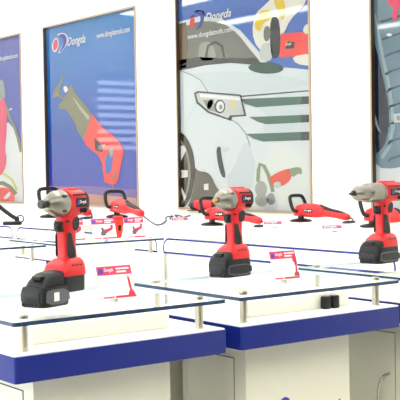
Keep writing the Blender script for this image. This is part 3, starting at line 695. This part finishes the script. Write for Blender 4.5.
gradient_print('sheet3', [(0, (236, 242, 246)), (.5, (224, 235, 241)), (1, (222, 233, 240))])
gradient_print('sheet4', [(0, (232, 236, 242)), (1, (226, 232, 238))])
XB = X1 + NDEP     # back of the niches
PX = XB - .006
def poster(n, yl, yr, z0, z1, label):
    t = thing('wall_poster', label, 'poster', (XB, (yl + yr) / 2, z0), 0, 'framed posters on the wall')
    h, H = (yl - yr) / 2, z1 - z0
    fw, fd = .016, .038
    def rail(nm, a, b):
        (x0, y0, c0), (x1, y1, c1) = a, b
        vs = [(x0, y0, c0), (x1, y0, c0), (x1, y1, c0), (x0, y1, c0), (x0, y0, c1), (x1, y0, c1), (x1, y1, c1), (x0, y1, c1)]
        fs = [(0, 4, 7, 3), (1, 2, 6, 5), (0, 1, 5, 4), (3, 7, 6, 2), (0, 3, 2, 1), (4, 5, 6, 7)]
        cy, cz = (y0 + y1) / 2, (c0 + c1) / 2
        fm = [0, 0, 0, 0, 0, 0]
        if y1 - y0 < .1:                     # upright: the reveal faces the sheet
            fm[3 if cy < 0 else 2] = 1
        else:
            fm[5 if cz < H / 2 else 4] = 1
        o = obj(nm, vs, fs, None, t, mats=['frame_gold', 'frame_dark'], fmat=fm)
        return o
    rail('frame_rail', (-fd, -h, 0), (0, h, fw))
    rail('frame_rail', (-fd, -h, H - fw), (0, h, H))
    rail('frame_rail', (-fd, -h, fw), (0, -h + fw, H - fw))
    rail('frame_rail', (-fd, h - fw, fw), (0, h, H - fw))
    sx = PX - XB
    sh = box('print_sheet', (sx + .0005, -h + fw, fw), (-.002, h - fw, H - fw), 'sheet%d' % n, t)
    ins = .0165
    for nm, c, lay, pts in ART[n]:
        cy = (yl + yr) / 2
        q = [(max(-h + ins, min(h - ins, y - cy)), max(ins, min(H - ins, z - z0))) for y, z in pts]
        x = sx - .0006 * lay
        prism(nm, q, (x, 0, 0), (0, 1, 0), (0, 0, 1), .0003, 'ink_' + c, sh)
    return t, sh, (yl + yr) / 2, z0, sx
def words(P, nm, body, y, z, wd, hg, shear=0.0, c='white', lay=9):
    t, sh, cy, z0, sx = P
    text(nm, body, (sx - .0006 * lay - .0004, y - cy, z - z0), (0, -1, 0), (0, 0, 1), wd, hg, 'ink_' + c, sh, shear)
Z0P, Z1P = ZP0, ZP1
P1 = poster(1, 10.83, 9.262, Z0P, Z1P, 'framed blue and white poster with a pink tool, cut by the left border')
P2 = poster(2, 8.815, 7.25, Z0P, Z1P, 'framed blue poster showing a red reciprocating saw')
P3 = poster(3, 6.698, 5.172, Z0P, Z1P, 'framed poster showing a white car being polished')
P4 = poster(4, 4.634, 3.10, Z0P, Z1P, 'framed poster showing a large grey tyre, cut by the right border')
words(P2, 'printed_name', 'Dongda', 8.40, 2.338, .32, .10, .35)
words(P2, 'printed_address', 'www.dongdatools.com', 7.895, 2.362, .525, .062)
words(P2, 'badge_name', 'Dongda', 7.86, 1.43, .07, .03, .2, lay=8)
words(P3, 'printed_name', 'Dongda', 6.34, 2.318, .31, .08, .35, lay=10)
words(P3, 'printed_address', 'www.dongdatools.com', 6.57, 2.215, .56, .052)
words(P3, 'badge_name', 'Dongda', 5.44, 2.06, .055, .022, .2, lay=10)
words(P1, 'printed_address', 'www.dongdatools.com', 9.89, 2.335, .525, .062)

# ------------------------------------------------------------------ cordless tools on the front counters
def side_plate(nm, poly, y, th, m, parent):
    """an outline in x, z pressed onto the side at +y or -y"""
    s = 1 if y > 0 else -1
    return prism(nm, poly, (0, y, 0), (1, 0, 0), (0, 0, 1), -th * s, m, parent)

def badge(parent, x0, x1, z0, z1, y):
    for s in (1, -1):
        b = side_plate('badge', [(x0, z0), (x1, z0), (x1, z1), (x0, z1)], s * y, .0012, 'black_rubber', parent)
        yy = s * (y + .0016)
        L = x1 - x0
        if s > 0:
            text('badge_name', 'Dongda', (x1 - .30 * L, yy, z0 + .30 * (z1 - z0)), (-1, 0, 0), (0, 0, 1), .62 * L, .46 * (z1 - z0), 'print_white', b, .2)
            prism('badge_emblem', [(x1 - .08 * L, z0 + .25 * (z1 - z0)), (x1 - .24 * L, z0 + .25 * (z1 - z0)), (x1 - .26 * L, z0 + .8 * (z1 - z0)), (x1 - .14 * L, z0 + .8 * (z1 - z0))],
                  (0, y + .0013, 0), (1, 0, 0), (0, 0, 1), -.0004, 'print_blue', b)
        else:
            text('badge_name', 'Dongda', (x0 + .30 * L, yy, z0 + .30 * (z1 - z0)), (1, 0, 0), (0, 0, 1), .62 * L, .46 * (z1 - z0), 'print_white', b, .2)

def cordless_tool(name, label, cat, loc, yaw, kind, raised=0.0):
    t = thing(name, label, cat, loc, R(yaw), 'cordless tools on the front counters')
    dz = raised
    za = .224 + dz                                   # axis of the head
    drill = kind == 'drill'
    rear, join = (-.068, .006) if not drill else (-.088, .008)
    if drill:
        t.scale = (1.10, 1.10, 1.02)
    # motor housing: rounded red shell with a black end cap
    xloft('motor_housing', [(rear + .010, za, .0285, .0305), (rear + .026, za, .0305, .0325), (join - .03, za, .0305, .033), (join - .004, za, .031, .0335), (join, za, .030, .0325)], 'red_plastic', t, 24, 2.6)
    xloft('end_cap', [(rear - .008, za, .017, .019), (rear - .005, za, .024, .026), (rear + .003, za, .0285, .0305), (rear + .0105, za, .0295, .0315)], 'black_rubber', t, 24, 2.5)
    box('top_ridge', (rear + .02, -.010, za + .031), (join - .006, .010, za + .036), 'red_plastic', t, .003)
    for s in (1, -1):
        for k in range(4):
            x = rear + .016 + k * .0065
            box('vent_slot', (x, s * .030 - .0015, za - .024), (x + .003, s * .030 + .0015, za - .013), 'black_rubber', t)
        box('side_rib', (rear + .014, s * .0298 - .0015, za + .0185), (join - .010, s * .0298 + .0015, za + .0215), 'black_rubber', t)
    badge(t, rear + .016, join - .018, za - .010, za + .012, .0308)
    if not drill:
        hc = loft('hammer_case', [ring((x, 0, za), (0, 1, 0), (0, 0, 1), r, r * 1.03, 24) for x, r in
              (((join, .0305), (join + .005, .0315), (join + .022, .030), (join + .034, .0265), (join + .045, .0215), (join + .050, .017), (join + .055, .0155), (join + .057, .0135)) if kind == 'driver' else
               ((join, .0305), (join + .005, .0322), (join + .022, .0318), (join + .034, .0285), (join + .044, .0235), (join + .050, .0175), (join + .055, .0145), (join + .057, .012)))], 'cast_alloy', t)
        for a in (35, 145, 215, 325):
            ca, sa = math.cos(R(a)), math.sin(R(a))
            o = loft('screw', [ring((join + .012 + d, .0300 * ca, za + .0300 * sa), (0, 1, 0), (0, 0, 1), .0035, .0035, 8) for d in (0, .012)], 'dark_steel', hc)
        if kind == 'driver':
            loft('anvil', [ring((x, 0, za), (0, 1, 0), (0, 0, 1), r, r, 16) for x, r in ((join + .056, .0085), (join + .066, .0085), (join + .067, .0075), (join + .068, .0105), (join + .076, .0105), (join + .078, .0085))], 'dark_steel', t)
        else:
            loft('anvil', [ring((x, 0, za), (0, 1, 0), (0, 0, 1), r, r, 4) for x, r in ((join + .056, .0085), (join + .070, .0085), (join + .071, .0075))], 'brass', t)
    else:
        gc = loft('gear_case', [ring((x, 0, za), (0, 1, 0), (0, 0, 1), r, r, 24) for x, r in
              ((join, .031), (join + .008, .0315), (join + .009, .0298), (join + .03, .0295), (join + .031, .0312), (join + .066, .0308), (join + .070, .0275), (join + .074, .0245))], 'cast_alloy', t)
        ck = loft('chuck', [ring((x, 0, za), (0, 1, 0), (0, 0, 1), r, r, 24) for x, r in
              ((join + .072, .0235), (join + .078, .0245), (join + .108, .0240), (join + .114, .021), (join + .122, .015), (join + .128, .011))], 'cast_alloy', t)
        for k in range(3):
            a = R(90 + 120 * k)
            loft('jaw', [ring((x, .0055 * math.cos(a), za + .0055 * math.sin(a)), (0, 1, 0), (0, 0, 1), r, r, 8) for x, r in ((join + .124, .0055), (join + .136, .0035))], 'dark_steel', ck)
        loft('bit', [ring((x, 0, za), (0, 1, 0), (0, 0, 1), r, r, 8) for x, r in ((join + .124, .005), (join + .148, .0045), (join + .151, .002))], 'dark_steel', t)
    # neck and handle
    zloft('neck', [(za - .024, -.016, .030, .022), (za - .034, -.014, .030, .021), (za - .048, -.012, .028, .0195), (za - .062, -.011, .025, .0185)], 'red_plastic', t, 20, 2.6)
    hb = .088 + dz
    h = zloft('handle', [(za - .052, -.011, .0245, .0182), (za - .072, -.011, .0225, .0178), (za - .10, -.011, .0215, .0175), (hb + .012, -.012, .0215, .018), (hb, -.012, .025, .020), (hb - .008, -.012, .030, .024)], 'red_plastic', t, 24, 3.4)
    # rubber grip inlays on both sides: a tall one towards the front, a short one behind the neck
    pad = chaikin([(.008, za - .070), (.0085, za - .10), (.008, hb + .004), (-.020, hb + .004), (-.020, hb + .022), (-.012, za - .094), (-.006, za - .070)], 1)
    for s in (1, -1):
        side_plate('grip_pad', pad, s * .0168, .0026, 'black_rubber', h)
    back = chaikin([(-.034, za - .032), (-.012, za - .036), (-.010, za - .050), (-.016, za - .066), (-.030, za - .066), (-.036, za - .050)], 1)
    for s in (1, -1):
        side_plate('rear_grip', back, s * .0178, .003, 'black_rubber', h)
    zloft('trigger', [(za - .043, .018, .008, .0095), (za - .048, .019, .0105, .0105), (za - .062, .018, .0105, .0105), (za - .068, .015, .008, .0095)], 'black_rubber', t, 16, 2.8)
    box('direction_switch', (.000, -.0212, za - .046), (.009, .0212, za - .040), 'black_rubber', t, .002)
    # foot
    zloft('foot', [(hb + .004, -.011, .029, .023), (hb - .002, -.010, .035, .030), (hb - .012, -.004, .041, .037), (hb - .024, -.002, .045, .0385), (hb - .036, -.001, .047, .0385)], 'red_plastic', t, 24, 4.5)
    for k in range(3):
        for s in (1, -1):
            box('gauge_light', (-.022 + k * .014, s * .0355 - .002, hb - .0125), (-.014 + k * .014, s * .0355 + .0015, hb - .0095), 'black_rubber', t)
    zf = hb - .036
    if kind == 'driver':
        # pack pulled half out towards the nose: the receiver stays under the foot
        zloft('receiver', [(zf - .038, .000, .040, .036), (zf - .034, .002, .043, .038), (zf, .002, .044, .038)], 'black_plastic', t, 24, 5)
        b = zloft('battery', [(.0003, .072, .046, .036), (.004, .072, .049, .0385), (.040, .072, .049, .0385), (.047, .071, .047, .0365)], 'battery_black', t, 28, 6)
        xloft('battery_shoulder', [(.022, .058, .030, .022), (.030, .058, .033, .025), (.075, .055, .033, .022), (.098, .048, .031, .014), (.108, .043, .029, .006)], 'battery_black', b, 20, 4)
        xf, zt_, yb = .1212, .040, .0385
        lat = (.088, .06)
    else:
        b = zloft('battery', [(.0003, .010, .055, .036), (.004, .010, .058, .0385), (.036, .010, .058, .0385), (zf, .010, .055, .0385)], 'battery_black', t, 28, 6)
        xloft('battery_shoulder', [(.022, .050, .030, .022), (.034, .050, .0345, .0255), (.050, .046, .035, .0235), (.060, .041, .0345, .019), (.067, .034, .033, .012)], 'battery_black', b, 20, 4)
        xf, zt_, yb = .0682, .036, .0385
        lat = (.046, .058)
    # side panel outline and front ribs on the pack
    xm = xf - .098 if kind == 'driver' else xf - .118
    for s in (1, -1):
        side_plate('side_panel', chaikin([(xf - .008, .006), (xf - .008, zt_ - .004), (xf - .018, zt_ + .001), (xm + .010, zt_ + .001), (xm + .004, .006)], 1), s * (yb - .0004), .0012, 'battery_grey', b)
        side_plate('side_inset', chaikin([(xf - .011, .009), (xf - .011, zt_ - .006), (xf - .019, zt_ - .002), (xm + .012, zt_ - .002), (xm + .007, .009)], 1), s * (yb + .0008), .0008, 'black_plastic' if kind != 'driver' else 'battery_grey', b)
    if kind == 'driver':
        for s in (1, -1):
            side_plate('side_sticker', [(xf - .034, .014), (xf - .034, .034), (xf - .052, .034), (xf - .052, .014)], s * (yb + .0016), .0006, 'paper', b)
    for k in range(5):
        y = -.026 + k * .013
        box('front_rib', (xf - .002, y - .0025, .004), (xf + .0015, y + .0025, .010), 'battery_black', b)
    box('front_panel', (xf - .002, -.024, .013), (xf + .001, .024, zt_ - .004), 'black_plastic', b, .0008)
    box('latch', (lat[0], -.014, lat[1] + .002), (lat[0] + .016, .014, lat[1] + .012), 'black_rubber', b, .002)
    return t
cordless_tool('impact_driver', 'red cordless impact driver with its black battery pulled out towards the front', 'power tool', (1.266, 2.220, ZG), 201, 'driver', .014)
cordless_tool('impact_wrench', 'red cordless impact wrench on the middle front counter', 'power tool', (1.937, 2.411, ZG), 190, 'wrench')
cordless_tool('cordless_drill', 'red cordless drill with long silver chuck, cut by the right border', 'power tool', (2.548, 2.396, ZG), 190, 'drill')

# ------------------------------------------------------------------ price cards in acrylic holders
def price_card(label, x, y, z, wd, hg, lean, pic, rz=0.0, blank=False):
    t = thing('price_card', label, 'price card', (x, y, z), R(rz), 'price cards in acrylic holders')
    ex = Vector((1, 0, 0))
    ey = Vector((0, math.sin(R(lean)), math.cos(R(lean))))
    nf = ex.cross(ey)                                  # points to the reader
    org = Vector((-wd / 2, 0, .003))
    def pl(nm, m, x0, y0, x1, y1, lay, par, th=.0003):
        return prism(nm, [(x0, y0), (x1, y0), (x1, y1), (x0, y1)], org + nf * lay, ex, ey, th, m, par)
    pl('holder_back', 'acrylic', -.002, 0, wd + .002, hg + .003, -.0032, t, .002)
    box('holder_foot', (-wd / 2 - .002, 0, 0), (wd / 2 + .002, .045, .0025), 'acrylic', t)
    c = pl('card', 'paper', 0, 0, wd, hg, -.001, t, .0008)
    if blank:
        return t
    hh = .27 * hg
    hd = pl('header', 'pink_print', 0, hg - hh, wd, hg, 0, c)
    pl('header_emblem', 'print_blue', .05 * wd, hg - hh * .85, .17 * wd, hg - hh * .25, .0005, c)
    text('header_name', 'Dongda', org + nf * .0009 + ex * (.21 * wd) + ey * (hg - hh * .72), ex, ey, .26 * wd, hh * .5, 'print_white', c, .2)
    pl('header_lines', 'print_white', .56 * wd, hg - hh * .42, .94 * wd, hg - hh * .25, .0005, c)
    pl('header_lines', 'print_white', .56 * wd, hg - hh * .78, .84 * wd, hg - hh * .60, .0005, c)
    pl('footer', 'rose_print', .40 * wd, .02 * hg, wd, .085 * hg, 0, c)
    pl('footer_name', 'pink_print', .04 * wd, .03 * hg, .36 * wd, .075 * hg, 0, c)
    def pp(nm, m, pts, lay=.0005):
        prism(nm, [(a * wd, b * hg) for a, b in pts], org + nf * lay, ex, ey, .0003, m, c)
    if pic == 'torch':
        pp('picture_tool', 'rose_print', [(.78, .08), (.98, .08), (.97, .16), (.91, .24), (.90, .55), (.88, .66), (.84, .66), (.84, .4), (.85, .24), (.80, .16)])
    elif pic == 'drill':
        pp('picture_tool', 'rose_print', [(.80, .10), (1.0, .10), (1.0, .2), (.94, .24), (.96, .42), (1.0, .58), (1.0, .78), (.86, .78), (.83, .66), (.88, .58), (.91, .44), (.88, .26), (.82, .2)])
        pp('picture_battery', 'print_grey', [(.80, .10), (1.0, .10), (1.0, .15), (.80, .15)], .0009)
    else:
        pp('picture_tool', 'rose_print', [(.42, .30), (.52, .22), (.66, .34), (.78, .40), (.88, .48), (.90, .66), (.80, .70), (.78, .54), (.64, .50), (.48, .46)])
        pp('picture_head', 'print_grey', [(.36, .18), (.52, .18), (.58, .30), (.52, .40), (.46, .58), (.38, .56), (.40, .40), (.34, .30)], .0009)
    return t
price_card('pink-headed price card with a slim red tool picture, on the left front counter', 1.389, 2.168, ZG, .096, .083, 22, 'torch', -3)
price_card('pink-headed price card with a red drill picture, on the middle front counter', 1.964, 2.200, ZG, .090, .082, 18, 'drill', -4)
price_card('small pink-headed price card partly hidden behind the impact driver', 2.378, 4.085, ZG, .125, .095, 14, 'grinder')
price_card('small pink-headed price card left of the orange grip', 2.530, 4.060, ZG, .125, .095, 14, 'grinder')
price_card('small pink-headed price card right of the orange grip', 2.680, 4.035, ZG, .105, .095, 14, 'grinder')
price_card('blank pale price card on the second-row counter left of the impact driver', 2.295, 4.19, ZG, .075, .045, 14, None, 0, True)

def flat_tag(label, x, y, z, rz):
    # a small printed sheet lying on a wedge, tilted up towards the aisle
    t = thing('price_tag', label, 'price tag', (x, y, z), R(rz), 'tilted red price tags by the polishers')
    w, d, h = .048, .050, .040
    vs = [(-w, 0, 0), (w, 0, 0), (w, d, 0), (-w, d, 0), (-w, 0, .002), (w, 0, .002), (w, d, h), (-w, d, h)]
    obj('wedge', vs, [(0, 1, 2, 3), (0, 1, 5, 4), (4, 5, 6, 7), (2, 3, 7, 6), (0, 3, 7, 4), (1, 2, 6, 5)], 'paper', t)
    ey = Vector((0, d, h - .002)).normalized()
    nf = Vector((1, 0, 0)).cross(ey)
    org = Vector((-w, 0, .002)) + nf * .0003
    def pl(nm, m, x0, y0, x1, y1, lay):
        prism(nm, [(x0, y0), (x1, y0), (x1, y1), (x0, y1)], org + nf * lay, (1, 0, 0), ey, .0003, m, t)
    pl('tag_header', 'pink_print', .002, .036, 2 * w - .002, .060, 0)
    text('tag_name', 'Dongda', org + nf * .0006 + Vector((.01, 0, 0)) + ey * .042, (1, 0, 0), ey, .06, .013, 'print_white', t, .2)
    pl('tag_picture', 'rose_print', .045, .010, .07, .018, 0)

# ------------------------------------------------------------------ corded polishers on the wall table
def polisher(label, x, y, z, yaw, sc=1.0, cord=None, grip_up=True):
    t = thing('polisher', label, 'power tool', (x, y, z), R(yaw), 'corded red polishers on the wall table')
    t.scale = (sc, sc, sc)
    lathe('backing_pad', [(0, .058), (.003, .064), (.009, .064), (.014, .05), (.018, .03)], 'black_rubber', t, 24)
    lathe('spindle', [(.017, .018), (.034, .018), (.036, .024)], 'dark_steel', t, 16)
    g = zloft('gear_head', [(.034, 0, .036, .036), (.042, -.002, .042, .041), (.075, -.008, .044, .042), (.092, -.014, .036, .036), (.100, -.018, .022, .024)], 'bright_red', t, 20, 2.6)
    xloft('motor_housing', [(-.018, .068, .036, .034), (-.035, .068, .042, .040), (-.11, .066, .043, .041), (-.15, .064, .039, .037), (-.185, .060, .031, .029)], 'bright_red', t, 20, 2.3)
    h = xloft('rear_handle', [(-.175, .060, .030, .028), (-.20, .056, .025, .024), (-.27, .047, .023, .021), (-.33, .037, .024, .021), (-.352, .034, .020, .018), (-.360, .033, .012, .012)], 'bright_red', t, 18, 2.3)
    xloft('grip_cover', [(-.150, .092, .014, .012), (-.17, .085, .020, .012), (-.22, .070, .020, .012), (-.29, .060, .018, .010), (-.335, .049, .012, .008)], 'black_rubber', h, 16, 2.4)
    tube('loop_handle', [(-.012, -.040, .062), (.006, -.058, .070), (.022, -.062, .110), (.036, -.050, .146), (.040, 0, .152), (.036, .050, .146), (.022, .062, .110), (.006, .058, .070), (-.012, .040, .062)], .0105, 'black_rubber', t, 10, 5)
    side_plate('badge', [(-.125, .056), (-.06, .056), (-.06, .078), (-.125, .078)], .0418, .0014, 'black_rubber', t)
    text('badge_name', 'Dongda', (-.066, .0436, .061), (-1, 0, 0), (0, 0, 1), .052, .012, 'print_white', t, .2)
    c = cord or [(-.355, 0, .033), (-.38, 0, .026), (-.40, .02, .012), (-.385, .05, .008), (-.36, .055, .008), (-.365, .03, .012), (-.40, .01, .012), (-.425, .035, .01), (-.41, .065, .008), (-.375, .075, .008)]
    tube('power_cord', c, .0042, 'cord', t, 6, 4)
    return t
ZW = .915
polisher('red polisher with black loop handle, lying left of the drill below the car poster', 4.19, 4.57, ZW, 96)
polisher('red polisher mostly hidden behind the impact wrench', 3.62, 4.68, ZW, 99)
polisher('red polisher mostly hidden behind the silver-nosed drill', 4.03, 3.85, ZW, 95)
polisher('red polisher with upright black loop handle below the saw poster', 3.822, 5.982, ZW, 80, 1.15,
         [(-0.355, 0, 0.033), (-0.375, 0, 0.022), (-0.941, 0.189, 0.006), (-0.963, 0.166, 0.006), (-0.666, -0.001, 0.006), (-0.305, -0.172, 0.006), (-0.201, -0.265, 0.006), (-0.482, -0.112, 0.006), (-0.566, -0.12, 0.006), (-0.297, -0.276, 0.006), (-0.092, -0.33, 0.006), (-0.472, -0.178, 0.006), (-0.337, -0.282, 0.006), (-0.219, -0.366, 0.006)])
polisher('red polisher mostly hidden behind the impact driver, below the saw poster', 3.552, 6.383, ZW, 92, 1.3)
# dark folding arm on its base at the left border
ta = thing('folding_stand', 'black folding tool arm on a dark base at the left border', 'tool stand', (2.859, 5.617, ZG), R(-37))
box('base', (-.05, -.028, 0), (.056, .028, .022), 'black_rubber', ta, .006)
tube('arm', [(-.13, .01, .128), (-.09, .008, .122), (-.045, .004, .086), (.005, 0, .050), (.036, 0, .034)], .0125, 'black_plastic', ta, 10, 4)
tube('spring_ring', [(.05 + .02 * math.cos(a), .0, .036 + .02 * math.sin(a)) for a in [2 * math.pi * k / 10 for k in range(11)]], .004, 'black_rubber', ta, 6, 2)
xloft('arm_head', [(-.17, .115, .02, .018), (-.16, .118, .026, .024), (-.125, .126, .024, .022), (-.112, .126, .014, .014)], 'bright_red', ta, 16, 2.4)
zloft('pivot', [(.020, .03, .014, .012), (.040, .03, .014, .012), (.044, .03, .010, .009)], 'black_rubber', ta, 14, 2.6)
# compact grinder in front of the car wheel on the poster
gt = thing('angle_grinder', 'small red grinder in front of the car wheel on the poster', 'power tool', (4.579, 6.025, ZW), R(102))
xloft('motor_housing', [(-.10, .055, .026, .026), (-.09, .055, .032, .032), (.03, .058, .036, .036), (.06, .06, .034, .034)], 'red_plastic', gt, 18, 2.4)
xloft('gear_head', [(.055, .06, .03, .031), (.085, .056, .032, .03), (.105, .05, .026, .024), (.112, .05, .014, .014)], 'black_plastic', gt, 18, 2.4)
lathe('grinding_disc', [(.014, .05), (.018, .052), (.020, .05), (.022, .02), (.034, .018)], 'dark_steel', gt, 20, (.085, 0, 0))
box('support_foot', (-.08, -.02, 0), (-.05, .02, .03), 'black_rubber', gt, .004)
box('support_foot', (.0, -.02, 0), (.03, .02, .026), 'black_rubber', gt, .004)
xloft('tail', [(-.17, .045, .014, .014), (-.16, .047, .02, .02), (-.095, .055, .024, .024)], 'black_rubber', gt, 16, 2.3)
# orange grip standing between the small cards
og = thing('tool_grip', 'orange-red tapered tool grip standing between two small price cards', 'tool grip', (2.640, 4.13, ZG))
zloft('grip_body', [(0, 0, .013, .011), (.004, 0, .018, .015), (.03, 0, .024, .018), (.07, .002, .030, .020), (.088, .003, .026, .018)], 'orange_red', og, 18, 2.6)
zloft('grip_cap', [(.086, .003, .027, .0185), (.098, .003, .025, .017), (.102, .003, .018, .012)], 'bright_red', og, 18, 2.6)
side_plate('grip_mark', [(-.006, .035), (.006, .035), (.008, .06), (-.006, .06)], -.0186, .0008, 'black_rubber', og)
flat_tag('tilted red-headed price tag beside the hidden polisher behind the impact wrench', 3.585, 4.12, ZW, -37)
flat_tag('tilted red-headed price tag left of the drill chuck', 3.514, 3.610, ZW, -37)
flat_tag('tilted red-headed price tag below the car wheel on the poster', 3.529, 4.865, ZW, -37)
